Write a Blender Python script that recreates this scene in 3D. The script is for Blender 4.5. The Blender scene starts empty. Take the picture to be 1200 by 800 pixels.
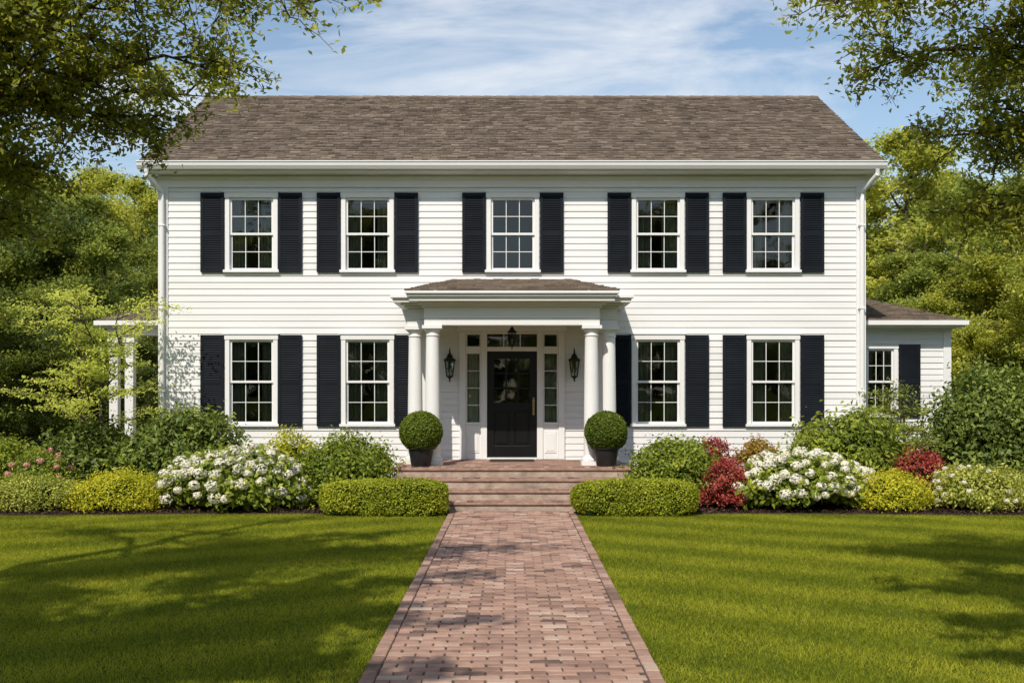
import bpy, math, random, bmesh
import numpy as np
from mathutils import Vector
R0=random.Random(7)
scene=bpy.context.scene
COL=scene.collection
CAMY=-20.7; CAMZ=1.95; F=1250.0
def PX(px,d): return (px-600)*d/F
def PZ(py,d): return CAMZ+(462-py)*d/F

# ---------------------------------------------------------------- materials
def newmat(name):
    m=bpy.data.materials.new(name); m.use_nodes=True
    nt=m.node_tree
    for n in list(nt.nodes): nt.nodes.remove(n)
    out=nt.nodes.new('ShaderNodeOutputMaterial')
    return m,nt,out
def ramp(nt,cols):
    r=nt.nodes.new('ShaderNodeValToRGB')
    e=r.color_ramp.elements
    while len(e)>1: e.remove(e[-1])
    e[0].position=cols[0][0]; e[0].color=(*cols[0][1],1)
    for p,c in cols[1:]:
        k=e.new(p); k.color=(*c,1)
    return r
def plain(name,col,rough=0.6,var=0.12,scale=3.0,bump=0.0,bscale=60,spec=0.4,metal=0.0,stretch=(1,1,1)):
    m,nt,out=newmat(name)
    b=nt.nodes.new('ShaderNodeBsdfPrincipled')
    g=nt.nodes.new('ShaderNodeNewGeometry')
    mp=nt.nodes.new('ShaderNodeMapping'); mp.inputs['Scale'].default_value=stretch
    nt.links.new(g.outputs['Position'],mp.inputs['Vector'])
    n=nt.nodes.new('ShaderNodeTexNoise'); n.inputs['Scale'].default_value=scale; n.inputs['Detail'].default_value=5
    nt.links.new(mp.outputs[0],n.inputs['Vector'])
    c0=tuple(c*(1-var) for c in col); c1=tuple(min(1,c*(1+var)) for c in col)
    r=ramp(nt,[(0.3,c0),(0.7,c1)])
    nt.links.new(n.outputs[0],r.inputs[0]); nt.links.new(r.outputs[0],b.inputs['Base Color'])
    b.inputs['Roughness'].default_value=rough; b.inputs['Metallic'].default_value=metal
    b.inputs['Specular IOR Level'].default_value=spec
    if bump>0:
        n2=nt.nodes.new('ShaderNodeTexNoise'); n2.inputs['Scale'].default_value=bscale; n2.inputs['Detail'].default_value=4
        nt.links.new(g.outputs['Position'],n2.inputs['Vector'])
        bp=nt.nodes.new('ShaderNodeBump'); bp.inputs['Strength'].default_value=bump; bp.inputs['Distance'].default_value=0.02
        nt.links.new(n2.outputs[0],bp.inputs['Height']); nt.links.new(bp.outputs[0],b.inputs['Normal'])
    nt.links.new(b.outputs[0],out.inputs[0])
    return m
def tmat(name,cols,rough=0.85,bump=0.4,bscale=40,nscale=6,namt=0.25,spec=0.2):
    m,nt,out=newmat(name)
    b=nt.nodes.new('ShaderNodeBsdfPrincipled')
    a=nt.nodes.new('ShaderNodeAttribute'); a.attribute_name='t'
    g=nt.nodes.new('ShaderNodeNewGeometry')
    n=nt.nodes.new('ShaderNodeTexNoise'); n.inputs['Scale'].default_value=nscale; n.inputs['Detail'].default_value=8; n.inputs['Roughness'].default_value=0.65
    nt.links.new(g.outputs['Position'],n.inputs['Vector'])
    ma=nt.nodes.new('ShaderNodeMath'); ma.operation='MULTIPLY_ADD'; ma.inputs[1].default_value=namt*2; ma.inputs[2].default_value=-namt
    nt.links.new(n.outputs[0],ma.inputs[0])
    ad=nt.nodes.new('ShaderNodeMath'); ad.operation='ADD'
    nt.links.new(ma.outputs[0],ad.inputs[0]); nt.links.new(a.outputs['Fac'],ad.inputs[1])
    r=ramp(nt,cols); nt.links.new(ad.outputs[0],r.inputs[0]); nt.links.new(r.outputs[0],b.inputs['Base Color'])
    b.inputs['Roughness'].default_value=rough; b.inputs['Specular IOR Level'].default_value=spec
    n2=nt.nodes.new('ShaderNodeTexNoise'); n2.inputs['Scale'].default_value=bscale; n2.inputs['Detail'].default_value=4
    nt.links.new(g.outputs['Position'],n2.inputs['Vector'])
    bp=nt.nodes.new('ShaderNodeBump'); bp.inputs['Strength'].default_value=bump; bp.inputs['Distance'].default_value=0.02
    nt.links.new(n2.outputs[0],bp.inputs['Height']); nt.links.new(bp.outputs[0],b.inputs['Normal'])
    nt.links.new(b.outputs[0],out.inputs[0])
    return m
def leafmat(name,dark,mid,light,trans=0.35,stripes=False,spec=0.25,gain=1.0):
    g_=(1.09*gain,1.0*gain,0.88*gain)
    dark,mid,light=[tuple(min(0.9,c*k) for c,k in zip(q,g_)) for q in (dark,mid,light)]
    m,nt,out=newmat(name)
    a=nt.nodes.new('ShaderNodeAttribute'); a.attribute_name='t'
    fac=a.outputs['Fac']
    g=nt.nodes.new('ShaderNodeNewGeometry')
    n=nt.nodes.new('ShaderNodeTexNoise'); n.inputs['Scale'].default_value=0.9 if not stripes else 0.8; n.inputs['Detail'].default_value=2 if not stripes else 5
    nt.links.new(g.outputs['Position'],n.inputs['Vector'])
    ma=nt.nodes.new('ShaderNodeMath'); ma.operation='MULTIPLY_ADD'; ma.inputs[1].default_value=0.7; ma.inputs[2].default_value=-0.35
    nt.links.new(n.outputs[0],ma.inputs[0])
    ad=nt.nodes.new('ShaderNodeMath'); ad.operation='ADD'
    nt.links.new(ma.outputs[0],ad.inputs[0]); nt.links.new(fac,ad.inputs[1])
    src=ad.outputs[0]
    if stripes:
        def M(op,a_,b_=None,c_=None):
            q=nt.nodes.new('ShaderNodeMath'); q.operation=op
            for i,v in enumerate((a_,b_,c_)):
                if v is None: continue
                if isinstance(v,(int,float)): q.inputs[i].default_value=v
                else: nt.links.new(v,q.inputs[i])
            return q.outputs[0]
        sx=nt.nodes.new('ShaderNodeSeparateXYZ'); nt.links.new(g.outputs['Position'],sx.inputs[0])
        ab=M('ABSOLUTE',sx.outputs[0]); s=M('MULTIPLY_ADD',ab,0.62,sx.outputs[1]); s=M('MULTIPLY',s,4.4); s=M('MULTIPLY_ADD',n.outputs[0],1.3,s)
        s=M('SINE',s); s=M('MULTIPLY',s,1.5)
        cl=nt.nodes.new('ShaderNodeClamp'); cl.inputs[1].default_value=-1; cl.inputs[2].default_value=1; nt.links.new(s,cl.inputs[0])
        src=M('MULTIPLY_ADD',cl.outputs[0],0.14,src)
    r=ramp(nt,[(0.0,dark),(0.5,mid),(1.0,light)]); nt.links.new(src,r.inputs[0])
    b=nt.nodes.new('ShaderNodeBsdfPrincipled'); b.inputs['Roughness'].default_value=0.5; b.inputs['Specular IOR Level'].default_value=spec
    nt.links.new(r.outputs[0],b.inputs['Base Color'])
    tr=nt.nodes.new('ShaderNodeBsdfTranslucent')
    hs=nt.nodes.new('ShaderNodeHueSaturation'); hs.inputs['Hue'].default_value=0.49; hs.inputs['Value'].default_value=1.6
    nt.links.new(r.outputs[0],hs.inputs['Color']); nt.links.new(hs.outputs[0],tr.inputs['Color'])
    mx=nt.nodes.new('ShaderNodeMixShader'); mx.inputs[0].default_value=trans
    nt.links.new(b.outputs[0],mx.inputs[1]); nt.links.new(tr.outputs[0],mx.inputs[2])
    nt.links.new(mx.outputs[0],out.inputs[0])
    return m

M_white=plain('white_paint',(0.76,0.755,0.75),0.45,0.03,1.2)
M_siding=plain('siding_paint',(0.735,0.73,0.725),0.5,0.06,0.8,stretch=(0.5,0.5,5),spec=0.25)
M_black=plain('shutter_paint',(0.008,0.011,0.016),0.6,0.25,2,spec=0.15)
M_door=plain('door_paint',(0.006,0.006,0.007),0.35,0.2,2,spec=0.3)
M_metal=plain('dark_iron',(0.012,0.011,0.010),0.4,0.2,5,metal=0.3)
M_brass=plain('brass',(0.6,0.45,0.2),0.3,0.1,5,metal=1.0)
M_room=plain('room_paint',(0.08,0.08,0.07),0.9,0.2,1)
M_curtain=plain('curtain_cloth',(0.36,0.38,0.30),0.9,0.15,6)
M_stone=plain('step_stone',(0.36,0.28,0.225),0.8,0.3,7,0.5,30)
M_tread=plain('step_tread',(0.32,0.20,0.155),0.8,0.3,9,0.5,30)
M_pot=plain('pot_glaze',(0.018,0.018,0.02),0.45,0.2,5,0.2,30)
M_bark=plain('bark',(0.075,0.055,0.04),0.9,0.45,7,0.9,25,stretch=(1,1,0.3))
M_mulch=plain('mulch',(0.045,0.026,0.017),0.95,0.6,22,1.0,70)
M_sand=plain('joint_sand',(0.10,0.075,0.06),0.95,0.3,15,0.5,80)
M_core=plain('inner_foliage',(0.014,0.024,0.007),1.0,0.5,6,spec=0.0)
M_mat=plain('coir',(0.05,0.04,0.03),1.0,0.3,40,0.6,150)
M_roof=tmat('roof_shingle',[(0.0,(0.082,0.062,0.048)),(0.5,(0.185,0.145,0.113)),(1.0,(0.31,0.25,0.195))],nscale=2.2,namt=0.5,bscale=60)
M_brick=tmat('paver_brick',[(0.0,(0.13,0.088,0.072)),(0.3,(0.26,0.160,0.125)),(0.65,(0.40,0.250,0.190)),(1.0,(0.48,0.37,0.30))],nscale=4,namt=0.45,bscale=90)
def glassmat():
    m,nt,out=newmat('window_glass')
    t=nt.nodes.new('ShaderNodeBsdfTransparent'); t.inputs[0].default_value=(0.8,0.85,0.8,1)
    g=nt.nodes.new('ShaderNodeBsdfGlossy'); g.inputs['Roughness'].default_value=0.01
    ge=nt.nodes.new('ShaderNodeNewGeometry')
    n=nt.nodes.new('ShaderNodeTexNoise'); n.inputs['Scale'].default_value=1.3
    nt.links.new(ge.outputs['Position'],n.inputs['Vector'])
    bp=nt.nodes.new('ShaderNodeBump'); bp.inputs['Strength'].default_value=0.15; bp.inputs['Distance'].default_value=0.05
    nt.links.new(n.outputs[0],bp.inputs['Height']); nt.links.new(bp.outputs[0],g.inputs['Normal'])
    fr=nt.nodes.new('ShaderNodeFresnel'); fr.inputs[0].default_value=1.75
    mx=nt.nodes.new('ShaderNodeMixShader'); nt.links.new(fr.outputs[0],mx.inputs[0])
    nt.links.new(t.outputs[0],mx.inputs[1]); nt.links.new(g.outputs[0],mx.inputs[2]); nt.links.new(mx.outputs[0],out.inputs[0])
    return m
M_glass=glassmat()

# ---------------------------------------------------------------- builders
def empty(name,loc=(0,0,0),parent=None):
    o=bpy.data.objects.new(name,None); COL.objects.link(o); o.location=loc
    o.empty_display_size=0.3
    if parent: o.parent=parent
    return o
class MB:
    def __init__(s): s.v=[];s.f=[];s.t=[]
    def face(s,pts,t=0.5):
        i=len(s.v); s.v+= [tuple(p) for p in pts]; s.f.append(tuple(range(i,i+len(pts)))); s.t.append(t)
    def box(s,x0,x1,y0,y1,z0,z1,t=0.5):
        if x0>x1:x0,x1=x1,x0
        s.hexa([(x0,y0,z0),(x1,y0,z0),(x1,y1,z0),(x0,y1,z0),(x0,y0,z1),(x1,y0,z1),(x1,y1,z1),(x0,y1,z1)],t)
    def hexa(s,p,t=0.5):
        i=len(s.v); s.v+=[tuple(q) for q in p]
        for q in [(0,3,2,1),(4,5,6,7),(0,1,5,4),(1,2,6,5),(2,3,7,6),(3,0,4,7)]:
            s.f.append(tuple(i+k for k in q)); s.t.append(t)
    def extx(s,prof,x0,x1,t=0.5):
        n=len(prof); i=len(s.v)
        s.v+=[(x0,a,b) for a,b in prof]+[(x1,a,b) for a,b in prof]
        for k in range(n):
            s.f.append((i+k,i+(k+1)%n,i+n+(k+1)%n,i+n+k)); s.t.append(t)
        s.f.append(tuple(i+k for k in range(n))); s.f.append(tuple(i+n+k for k in reversed(range(n)))); s.t+=[t,t]
    def lathe(s,cx,cy,prof,n=28,t=0.5,cap=True):
        i=len(s.v)
        for r,z in prof:
            for k in range(n):
                a=2*math.pi*k/n; s.v.append((cx+r*math.cos(a),cy+r*math.sin(a),z))
        for j in range(len(prof)-1):
            for k in range(n):
                s.f.append((i+j*n+k,i+j*n+(k+1)%n,i+(j+1)*n+(k+1)%n,i+(j+1)*n+k)); s.t.append(t)
        if cap:
            s.f.append(tuple(i+k for k in reversed(range(n)))); s.t.append(t)
            j=(len(prof)-1)*n; s.f.append(tuple(i+j+k for k in range(n))); s.t.append(t)
    def tube(s,pts,rad,n=7,t=0.5):
        i=len(s.v); pts=[Vector(p) for p in pts]
        for j,p in enumerate(pts):
            d=(pts[min(j+1,len(pts)-1)]-pts[max(j-1,0)]).normalized()
            a=d.cross(Vector((0.31,0.17,0.93)) if abs(d.z)<0.9 else Vector((1,0,0))).normalized(); b=d.cross(a)
            for k in range(n):
                q=2*math.pi*k/n; w=p+(a*math.cos(q)+b*math.sin(q))*rad[j]; s.v.append(tuple(w))
        for j in range(len(pts)-1):
            for k in range(n):
                s.f.append((i+j*n+k,i+j*n+(k+1)%n,i+(j+1)*n+(k+1)%n,i+(j+1)*n+k)); s.t.append(t)
    def mesh(s,name,mat):
        me=bpy.data.meshes.new(name); me.from_pydata(s.v,[],s.f); me.materials.append(mat)
        at=me.attributes.new('t','FLOAT','FACE'); at.data.foreach_set('value',np.array(s.t,dtype=np.float32))
        return me
    def obj(s,name,mat,parent=None,bevel=0,smooth=False,loc=(0,0,0)):
        me=s.mesh(name,mat)
        o=bpy.data.objects.new(name,me); COL.objects.link(o); o.location=loc
        if parent: o.parent=parent
        if smooth:
            for p in me.polygons: p.use_smooth=True
            md=o.modifiers.new('es','EDGE_SPLIT'); md.split_angle=math.radians(40)
        if bevel>0:
            md=o.modifiers.new('bv','BEVEL'); md.width=bevel; md.segments=2; md.limit_method='ANGLE'
        return o

def unit(a): return a/np.maximum(np.linalg.norm(a,axis=1,keepdims=True),1e-9)
def leaf_arrays(rng,c,n,L,W=0.5,fold=0.12,svar=0.3):
    k=len(c); n=unit(n)
    r=rng.normal(size=(k,3)); u=unit(r-(r*n).sum(1,keepdims=True)*n); v=np.cross(n,u)
    s=(L*(1+svar*rng.uniform(-1,1,k)))[:,None]
    V=np.empty((k,4,3))
    V[:,0]=c-u*s*0.5; V[:,1]=c+v*s*W*0.5+n*s*fold-u*s*0.05; V[:,2]=c+u*s*0.5; V[:,3]=c-v*s*W*0.5+n*s*fold-u*s*0.05
    return V.reshape(-1,3)
def quadmesh(name,V,t,mat,nv=4):
    k=len(V)//nv
    me=bpy.data.meshes.new(name)
    me.vertices.add(len(V)); me.vertices.foreach_set('co',V.astype(np.float32).ravel())
    me.loops.add(len(V)); me.loops.foreach_set('vertex_index',np.arange(len(V),dtype=np.int32))
    me.polygons.add(k); me.polygons.foreach_set('loop_start',np.arange(0,len(V),nv,dtype=np.int32))
    try: me.polygons.foreach_set('loop_total',np.full(k,nv,dtype=np.int32))
    except Exception: pass
    me.update(calc_edges=True)
    me.materials.append(mat)
    at=me.attributes.new('t','FLOAT','FACE'); at.data.foreach_set('value',t.astype(np.float32))
    return me
def addobj(name,me,parent=None,loc=(0,0,0),rz=0,sc=1):
    o=bpy.data.objects.new(name,me); COL.objects.link(o); o.location=loc; o.rotation_euler=(0,0,rz)
    o.scale=(sc,sc,sc) if not isinstance(sc,tuple) else sc
    if parent: o.parent=parent
    return o

# ================================================================= HOUSE
house=empty('colonial_house')
HW=6.82; EZ=6.22; DEP=8.0
WIN_X=[-5.05,-2.80,0.015,2.83,5.06]
def siding(name,openings,u0,u1,z0,z1,xf,parent,e=0.125,lip=0.020,top=0.005):
    mb=MB(); z=z0; rs=random.Random(len(name)+int(u1*10))
    while z<z1-1e-6:
        zt=min(z+e,z1); lp=lip+rs.uniform(-0.004,0.004)
        cuts=sorted(set([z,zt]+[q for o in openings for q in (o[2],o[3]) if z<q<zt]))
        yf=lambda q:-(lp+(top-lp)*(q-z)/e)
        for a,b in zip(cuts[:-1],cuts[1:]):
            mid=(a+b)/2
            ints=sorted([(o[0],o[1]) for o in openings if o[2]<mid<o[3]])
            cur=u0; segs=[]
            for i0,i1 in ints:
                if i0>cur: segs.append((cur,i0))
                cur=max(cur,i1)
            if cur<u1: segs.append((cur,u1))
            for s0,s1 in segs:
                mb.face([xf(s0,yf(a),a),xf(s1,yf(a),a),xf(s1,yf(b),b),xf(s0,yf(b),b)])
                if a==z: mb.face([xf(s0,-top,a),xf(s1,-top,a),xf(s1,yf(a),a),xf(s0,yf(a),a)])
        z+=e
    return mb.obj(name,M_siding,parent)
trim=MB(); glass=MB(); shut=MB(); curt=MB(); sash=MB()
def window(cx,w,z0,z1,y=0.0,shutters=(True,True),rows=2,cols=3,seed=0,shw=0.455,curtain=True):
    c=0.085; x0=cx-w/2; x1=cx+w/2
    trim.box(x0,x0+c,y-0.045,y+0.09,z0,z1); trim.box(x1-c,x1,y-0.045,y+0.09,z0,z1)
    trim.box(x0-0.012,x1+0.012,y-0.055,y+0.088,z1+0.001,z1+0.10)
    trim.box(x0-0.035,x1+0.035,y-0.075,y+0.088,z1+0.1015,z1+0.125)
    trim.box(x0-0.03,x1+0.03,y-0.085,y+0.092,z0-0.05,z0-0.001)
    ox0,ox1=x0+c,x1-c; oz0,oz1=z0,z1
    zm=(oz0+oz1)/2; f=0.042
    def sashf(a0,a1,b0,b1,ya):
        sash.box(a0,a0+f,ya,ya+0.035,b0,b1); sash.box(a1-f,a1,ya,ya+0.035,b0,b1)
        sash.box(a0+f,a1-f,ya+0.001,ya+0.034,b0,b0+f); sash.box(a0+f,a1-f,ya+0.001,ya+0.034,b1-f,b1)
        iw=(a1-a0-2*f); ih=(b1-b0-2*f); m=0.0065
        for i in range(1,cols):
            q=a0+f+iw*i/cols; sash.box(q-m,q+m,ya+0.006,ya+0.022,b0+f,b1-f)
        for j in range(1,rows):
            q=b0+f+ih*j/rows; sash.box(a0+f,a1-f,ya+0.008,ya+0.020,q-m,q+m)
        tl=R0.uniform(-0.004,0.004)
        glass.face([(a0+f,ya+0.016,b0+f),(a1-f,ya+0.016+tl,b0+f),(a1-f,ya+0.016+tl,b1-f),(a0+f,ya+0.016,b1-f)])
    sashf(ox0,ox1,zm-0.02,oz1,-0.004+y); sashf(ox0,ox1,oz0,zm+0.02,0.034+y)
    for sgn,on in zip((-1,1),shutters):
        if not on: continue
        xa=cx+sgn*(w/2+0.015); xb=xa+sgn*shw
        if xa>xb: xa,xb=xb,xa
        sz0=z0-0.045; sz1=z1+0.09; ya=y-0.068; yb=y-0.028
        st=0.055
        shut.box(xa,xa+st,ya,yb,sz0,sz1); shut.box(xb-st,xb,ya,yb,sz0,sz1)
        zc=(sz0+sz1)/2-0.03
        rails=[(sz0,sz0+0.09),(zc-0.04,zc+0.04),(sz1-0.075,sz1)]
        for a,b in rails: shut.box(xa+st,xb-st,ya+0.002,yb-0.002,a,b)
        shut.box(xa+st,xb-st,yb-0.008,yb-0.004,sz0+0.05,sz1-0.05)
        for a,b in ((rails[0][1],rails[1][0]),(rails[1][1],rails[2][0])):
            n=int((b-a)/0.042); hh=(b-a)/n
            for k in range(n):
                q=a+hh*k
                shut.hexa([(xa+st,ya+0.004,q+0.004),(xb-st,ya+0.004,q+0.004),(xb-st,ya+0.028,q+hh*0.92),(xa+st,ya+0.028,q+hh*0.92),
                           (xa+st,ya+0.004,q+0.012),(xb-st,ya+0.004,q+0.012),(xb-st,ya+0.028,q+hh*0.92+0.006),(xa+st,ya+0.028,q+hh*0.92+0.006)])
    if curtain:
        for sgn in (-1,1):
            wd=R0.uniform(0.30,0.38)*w/1.02; xe=cx+sgn*(w/2-0.04); n=36; ph=R0.uniform(0,6)
            for k in range(n):
                u0=k/n;u1=(k+1)/n
                def P(u): return xe-sgn*wd*u, y+0.17+0.04*math.sin(u*30+ph)+0.012*math.sin(u*71)
                a=P(u0);b=P(u1)
                curt.face([(a[0],a[1],z0-0.1),(b[0],b[1],z0-0.1),(b[0],b[1],z1+0.1),(a[0],a[1],z1+0.1)])
        curt.box(cx-w/2,cx+w/2,y+0.10,y+0.12,z1-R0.uniform(0.04,0.10),z1+0.08)
    return (ox0,ox1,oz0,oz1)
ops=[]
for i,x in enumerate(WIN_X):
    ops.append(window(x,1.02,4.36,5.76,seed=i,curtain=(i!=2)))
for i,x in enumerate(WIN_X):
    if i==2: continue
    ops.append(window(x,1.02,1.38,3.01,seed=i+5))
ops.append((-0.98,0.98,0.68,3.17))
siding('front_siding',ops,-HW,HW,0.25,6.05,lambda u,o,z:(u,o,z),house)
siding('side_siding',[],0.0,DEP,0.25,6.05,lambda u,o,z:(HW-o,u,z),house)
siding('side_siding',[],0.0,DEP,0.25,6.05,lambda u,o,z:(-HW+o,u,z),house)
mb=MB(); mb.face([(HW,DEP,0.2),(-HW,DEP,0.2),(-HW,DEP,6.2),(HW,DEP,6.2)])
for s in (-1,1): mb.face([(s*(HW+0.01),0,6.05),(s*(HW+0.01),DEP,6.05),(s*(HW+0.01),4,8.45)])
mb.obj('rear_wall',M_siding,house)
mb=MB(); mb.box(-HW+0.01,HW-0.01,0.012,DEP-0.01,-0.1,0.27); mb.obj('foundation',M_stone,house)
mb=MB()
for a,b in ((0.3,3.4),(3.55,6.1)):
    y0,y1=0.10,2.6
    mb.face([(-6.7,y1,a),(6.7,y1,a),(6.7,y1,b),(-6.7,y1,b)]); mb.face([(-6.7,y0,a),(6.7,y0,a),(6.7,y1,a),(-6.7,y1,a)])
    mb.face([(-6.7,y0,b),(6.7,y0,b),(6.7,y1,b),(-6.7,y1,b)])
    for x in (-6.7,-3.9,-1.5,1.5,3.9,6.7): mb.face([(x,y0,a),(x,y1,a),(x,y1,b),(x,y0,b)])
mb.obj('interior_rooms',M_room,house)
for s in (-1,1):
    trim.box(s*(HW-0.15),s*(HW+0.035),-0.04,0.12,0.22,6.05)
trim.box(-HW-0.03,HW+0.03,-0.05,0.10,5.96,6.22)
trim.box(-HW-0.03,HW+0.03,-0.075,-0.051,6.10,6.17)
trim.box(-HW-0.02,HW+0.02,-0.055,0.05,0.14,0.245)
RX=7.08; EY=-0.44; REZ=6.38; RDZ=8.82; RDY=4.0
roof=MB(); sl=math.hypot(RDY-EY,RDZ-REZ); dy=(RDY-EY)/sl; dz=(RDZ-REZ)/sl
def shingles(mb,fn,wfun,length,e=0.125,tw=0.17,th=0.014,rng=random.Random(3)):
    n=int(length/e)
    for j in range(n+1):
        s0=j*e; s1=min(length,s0+e*1.25)
        if s0>=length: break
        a,b=wfun(s0); a1,b1=wfun(min(length,s0+e))
        u=a-rng.uniform(0,tw)
        rt=rng.uniform(-0.08,0.08)
        while u<b:
            w=tw*rng.uniform(0.6,1.4); x0=max(u,a)+0.003; x1=min(u+w,b)-0.003; u+=w
            if x1-x0<0.02: continue
            y0=max(x0,a1 if a1>a+1e-6 else x0); y1=min(x1,b1 if b1<b-1e-6 else x1)
            if y1<y0: y0=y1=min(max((x0+x1)/2,a1),b1)
            d=rng.uniform(-0.026,0.026) if j else 0; hh=th+rng.uniform(-0.004,0.012)
            t=0.5+rt+rng.gauss(0,0.11)
            mb.hexa([fn(x0,s0+d,0),fn(x1,s0+d,0),fn(y1,s1,0),fn(y0,s1,0),fn(x0,s0+d,hh+0.012),fn(x1,s0+d,hh+0.012),fn(y1,s1,0.003),fn(y0,s1,0.003)],t)
shingles(roof,lambda u,s,h:(u,EY+dy*s-dz*h,REZ+dz*s+dy*h),lambda s:(-RX,RX),sl)
roof.face([(-RX,RDY,RDZ-0.01),(RX,RDY,RDZ-0.01),(RX,8.44,REZ),(-RX,8.44,REZ)],0.5)
roof.face([(-RX,EY,REZ-0.004),(RX,EY,REZ-0.004),(RX,RDY,RDZ-0.012),(-RX,RDY,RDZ-0.012)],0.2)
u=-RX
while u<RX:
    w=0.28; t=0.35+R0.gauss(0,0.1); x2=min(u+w,RX)
    roof.hexa([(u,RDY-0.13,RDZ-0.06),(x2,RDY-0.13,RDZ-0.06),(x2,RDY,RDZ+0.015),(u,RDY,RDZ+0.015),
               (u,RDY-0.135,RDZ-0.035),(x2,RDY-0.135,RDZ-0.045),(x2,RDY,RDZ+0.035),(u,RDY,RDZ+0.045)],t); u+=w
roof.obj('roof_shingles',M_roof,house)
trim.box(-RX+0.02,RX-0.02,EY+0.03,-0.052,6.19,6.215)
trim.box(-RX+0.01,RX-0.01,EY+0.03,EY+0.055,6.216,REZ-0.02)
for s in (-1,1):
    x0=s*(RX-0.005); x1=s*(RX-0.05)
    trim.hexa([(x0,EY+0.06,REZ-0.18),(x1,EY+0.06,REZ-0.18),(x1,RDY,RDZ-0.25),(x0,RDY,RDZ-0.25),
               (x0,EY+0.06,REZ-0.01),(x1,EY+0.06,REZ-0.01),(x1,RDY,RDZ-0.03),(x0,RDY,RDZ-0.03)])
    trim.box(s*(HW+0.036),s*(RX-0.051),-0.05,0.3,6.0,6.188)
gut=MB()
gp=[(EY+0.028,6.22),(EY-0.06,6.22),(EY-0.10,6.28),(EY-0.11,6.34),(EY-0.125,6.345),(EY-0.125,6.365),(EY-0.105,6.365),(EY-0.095,6.35),(EY-0.09,6.29),(EY-0.055,6.235),(EY+0.02,6.235),(EY+0.028,6.36)]
gut.extx(gp,-RX-0.02,RX+0.02)
for s in (-1,1):
    gut.tube([(s*(RX-0.15),EY-0.04,6.22),(s*(RX-0.15),EY-0.04,6.12),(s*(HW-0.06),-0.10,5.86),(s*(HW-0.06),-0.10,5.7),(s*(HW-0.06),-0.10,0.35),(s*(HW-0.02),-0.25,0.2)],[0.045]*6,10)
    for z in (5.2,3.6,2.0,0.8): gut.box(s*(HW-0.06)-0.06,s*(HW-0.06)+0.06,-0.15,-0.041,z,z+0.03)
gut.obj('gutter',M_white,house)

# ---------------- right wing
op=[window(7.83,0.74,1.52,2.92,y=2.0,shutters=(False,True))]
siding('wing_siding',[(op[0][0],op[0][1],op[0][2],op[0][3])],HW+0.03,9.3,0.25,3.35,lambda u,o,z:(u,2.0+o,z),house)
siding('wing_siding',[],2.0,7.0,0.25,3.35,lambda u,o,z:(9.3-o,u,z),house)
trim.box(9.17,9.335,1.96,2.10,0.2,3.30); trim.box(HW+0.04,9.34,1.95,2.1,3.301,3.42)
mb=MB(); mb.box(HW+0.04,9.29,2.02,6.9,-0.1,0.27); mb.obj('wing_foundation',M_stone,house)
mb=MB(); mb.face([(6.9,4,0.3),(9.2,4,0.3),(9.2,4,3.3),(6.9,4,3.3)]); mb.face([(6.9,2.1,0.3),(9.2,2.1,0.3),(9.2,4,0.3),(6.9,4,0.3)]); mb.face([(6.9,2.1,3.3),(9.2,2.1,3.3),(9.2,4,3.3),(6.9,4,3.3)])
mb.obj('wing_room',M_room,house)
def wingroof(s,xe,yf,yb,ze,zr,xr,name):
    mb=MB(); ym=(yf+yb)/2; X0=HW+0.03
    L=math.hypot(ym-yf,zr-ze); a=(ym-yf)/L; b=(zr-ze)/L
    def fn(u,q,h): return (s*u,yf+a*q-b*h,ze+b*q+a*h)
    shingles(mb,fn,lambda q:(X0,xe+(xr-xe)*q/L),L)
    mb.face([(s*X0,yf,ze-0.01),(s*xe,yf,ze-0.01),(s*xr,ym,zr-0.01),(s*X0,ym,zr-0.01)],0.3)
    mb.face([(s*xe,yf,ze),(s*xe,yb,ze),(s*xr,ym,zr)],0.5)
    mb.face([(s*X0,yb,ze),(s*xe,yb,ze),(s*xr,ym,zr),(s*X0,ym,zr)],0.5)
    mb.obj(name,M_roof,house)
    trim.box(s*X0,s*(xe-0.02),yf+0.02,yf+0.05,ze-0.14,ze-0.012)
    trim.box(s*X0,s*(xe+0.02),yf-0.10,yf+0.018,ze-0.10,ze-0.005)
    trim.box(s*(xe-0.05),s*(xe-0.021),yf+0.051,yb,ze-0.14,ze-0.012)
    trim.box(s*X0,s*(xe-0.051),yf+0.052,yb,ze-0.14,ze-0.12)
wingroof(1,9.52,1.65,7.3,3.5,4.2,8.3,'wing_roof')
# ---------------- left open porch
wingroof(-1,8.75,1.75,6.5,3.5,4.2,7.6,'side_porch_roof')
for x,y in ((-8.45,2.0),(-8.12,2.0),(-8.45,6.2)):
    trim.box(x-0.09,x+0.09,y-0.09,y+0.09,0.15,3.2); trim.box(x-0.12,x+0.12,y-0.12,y+0.12,0.15,0.36); trim.box(x-0.12,x+0.12,y-0.12,y+0.12,3.05,3.19)
trim.box(-8.58,-HW-0.04,1.88,2.12,3.201,3.358)
mb=MB(); mb.box(-8.7,-HW-0.04,1.75,6.5,0,0.15); mb.obj('side_porch_floor',M_stone,house)

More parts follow.
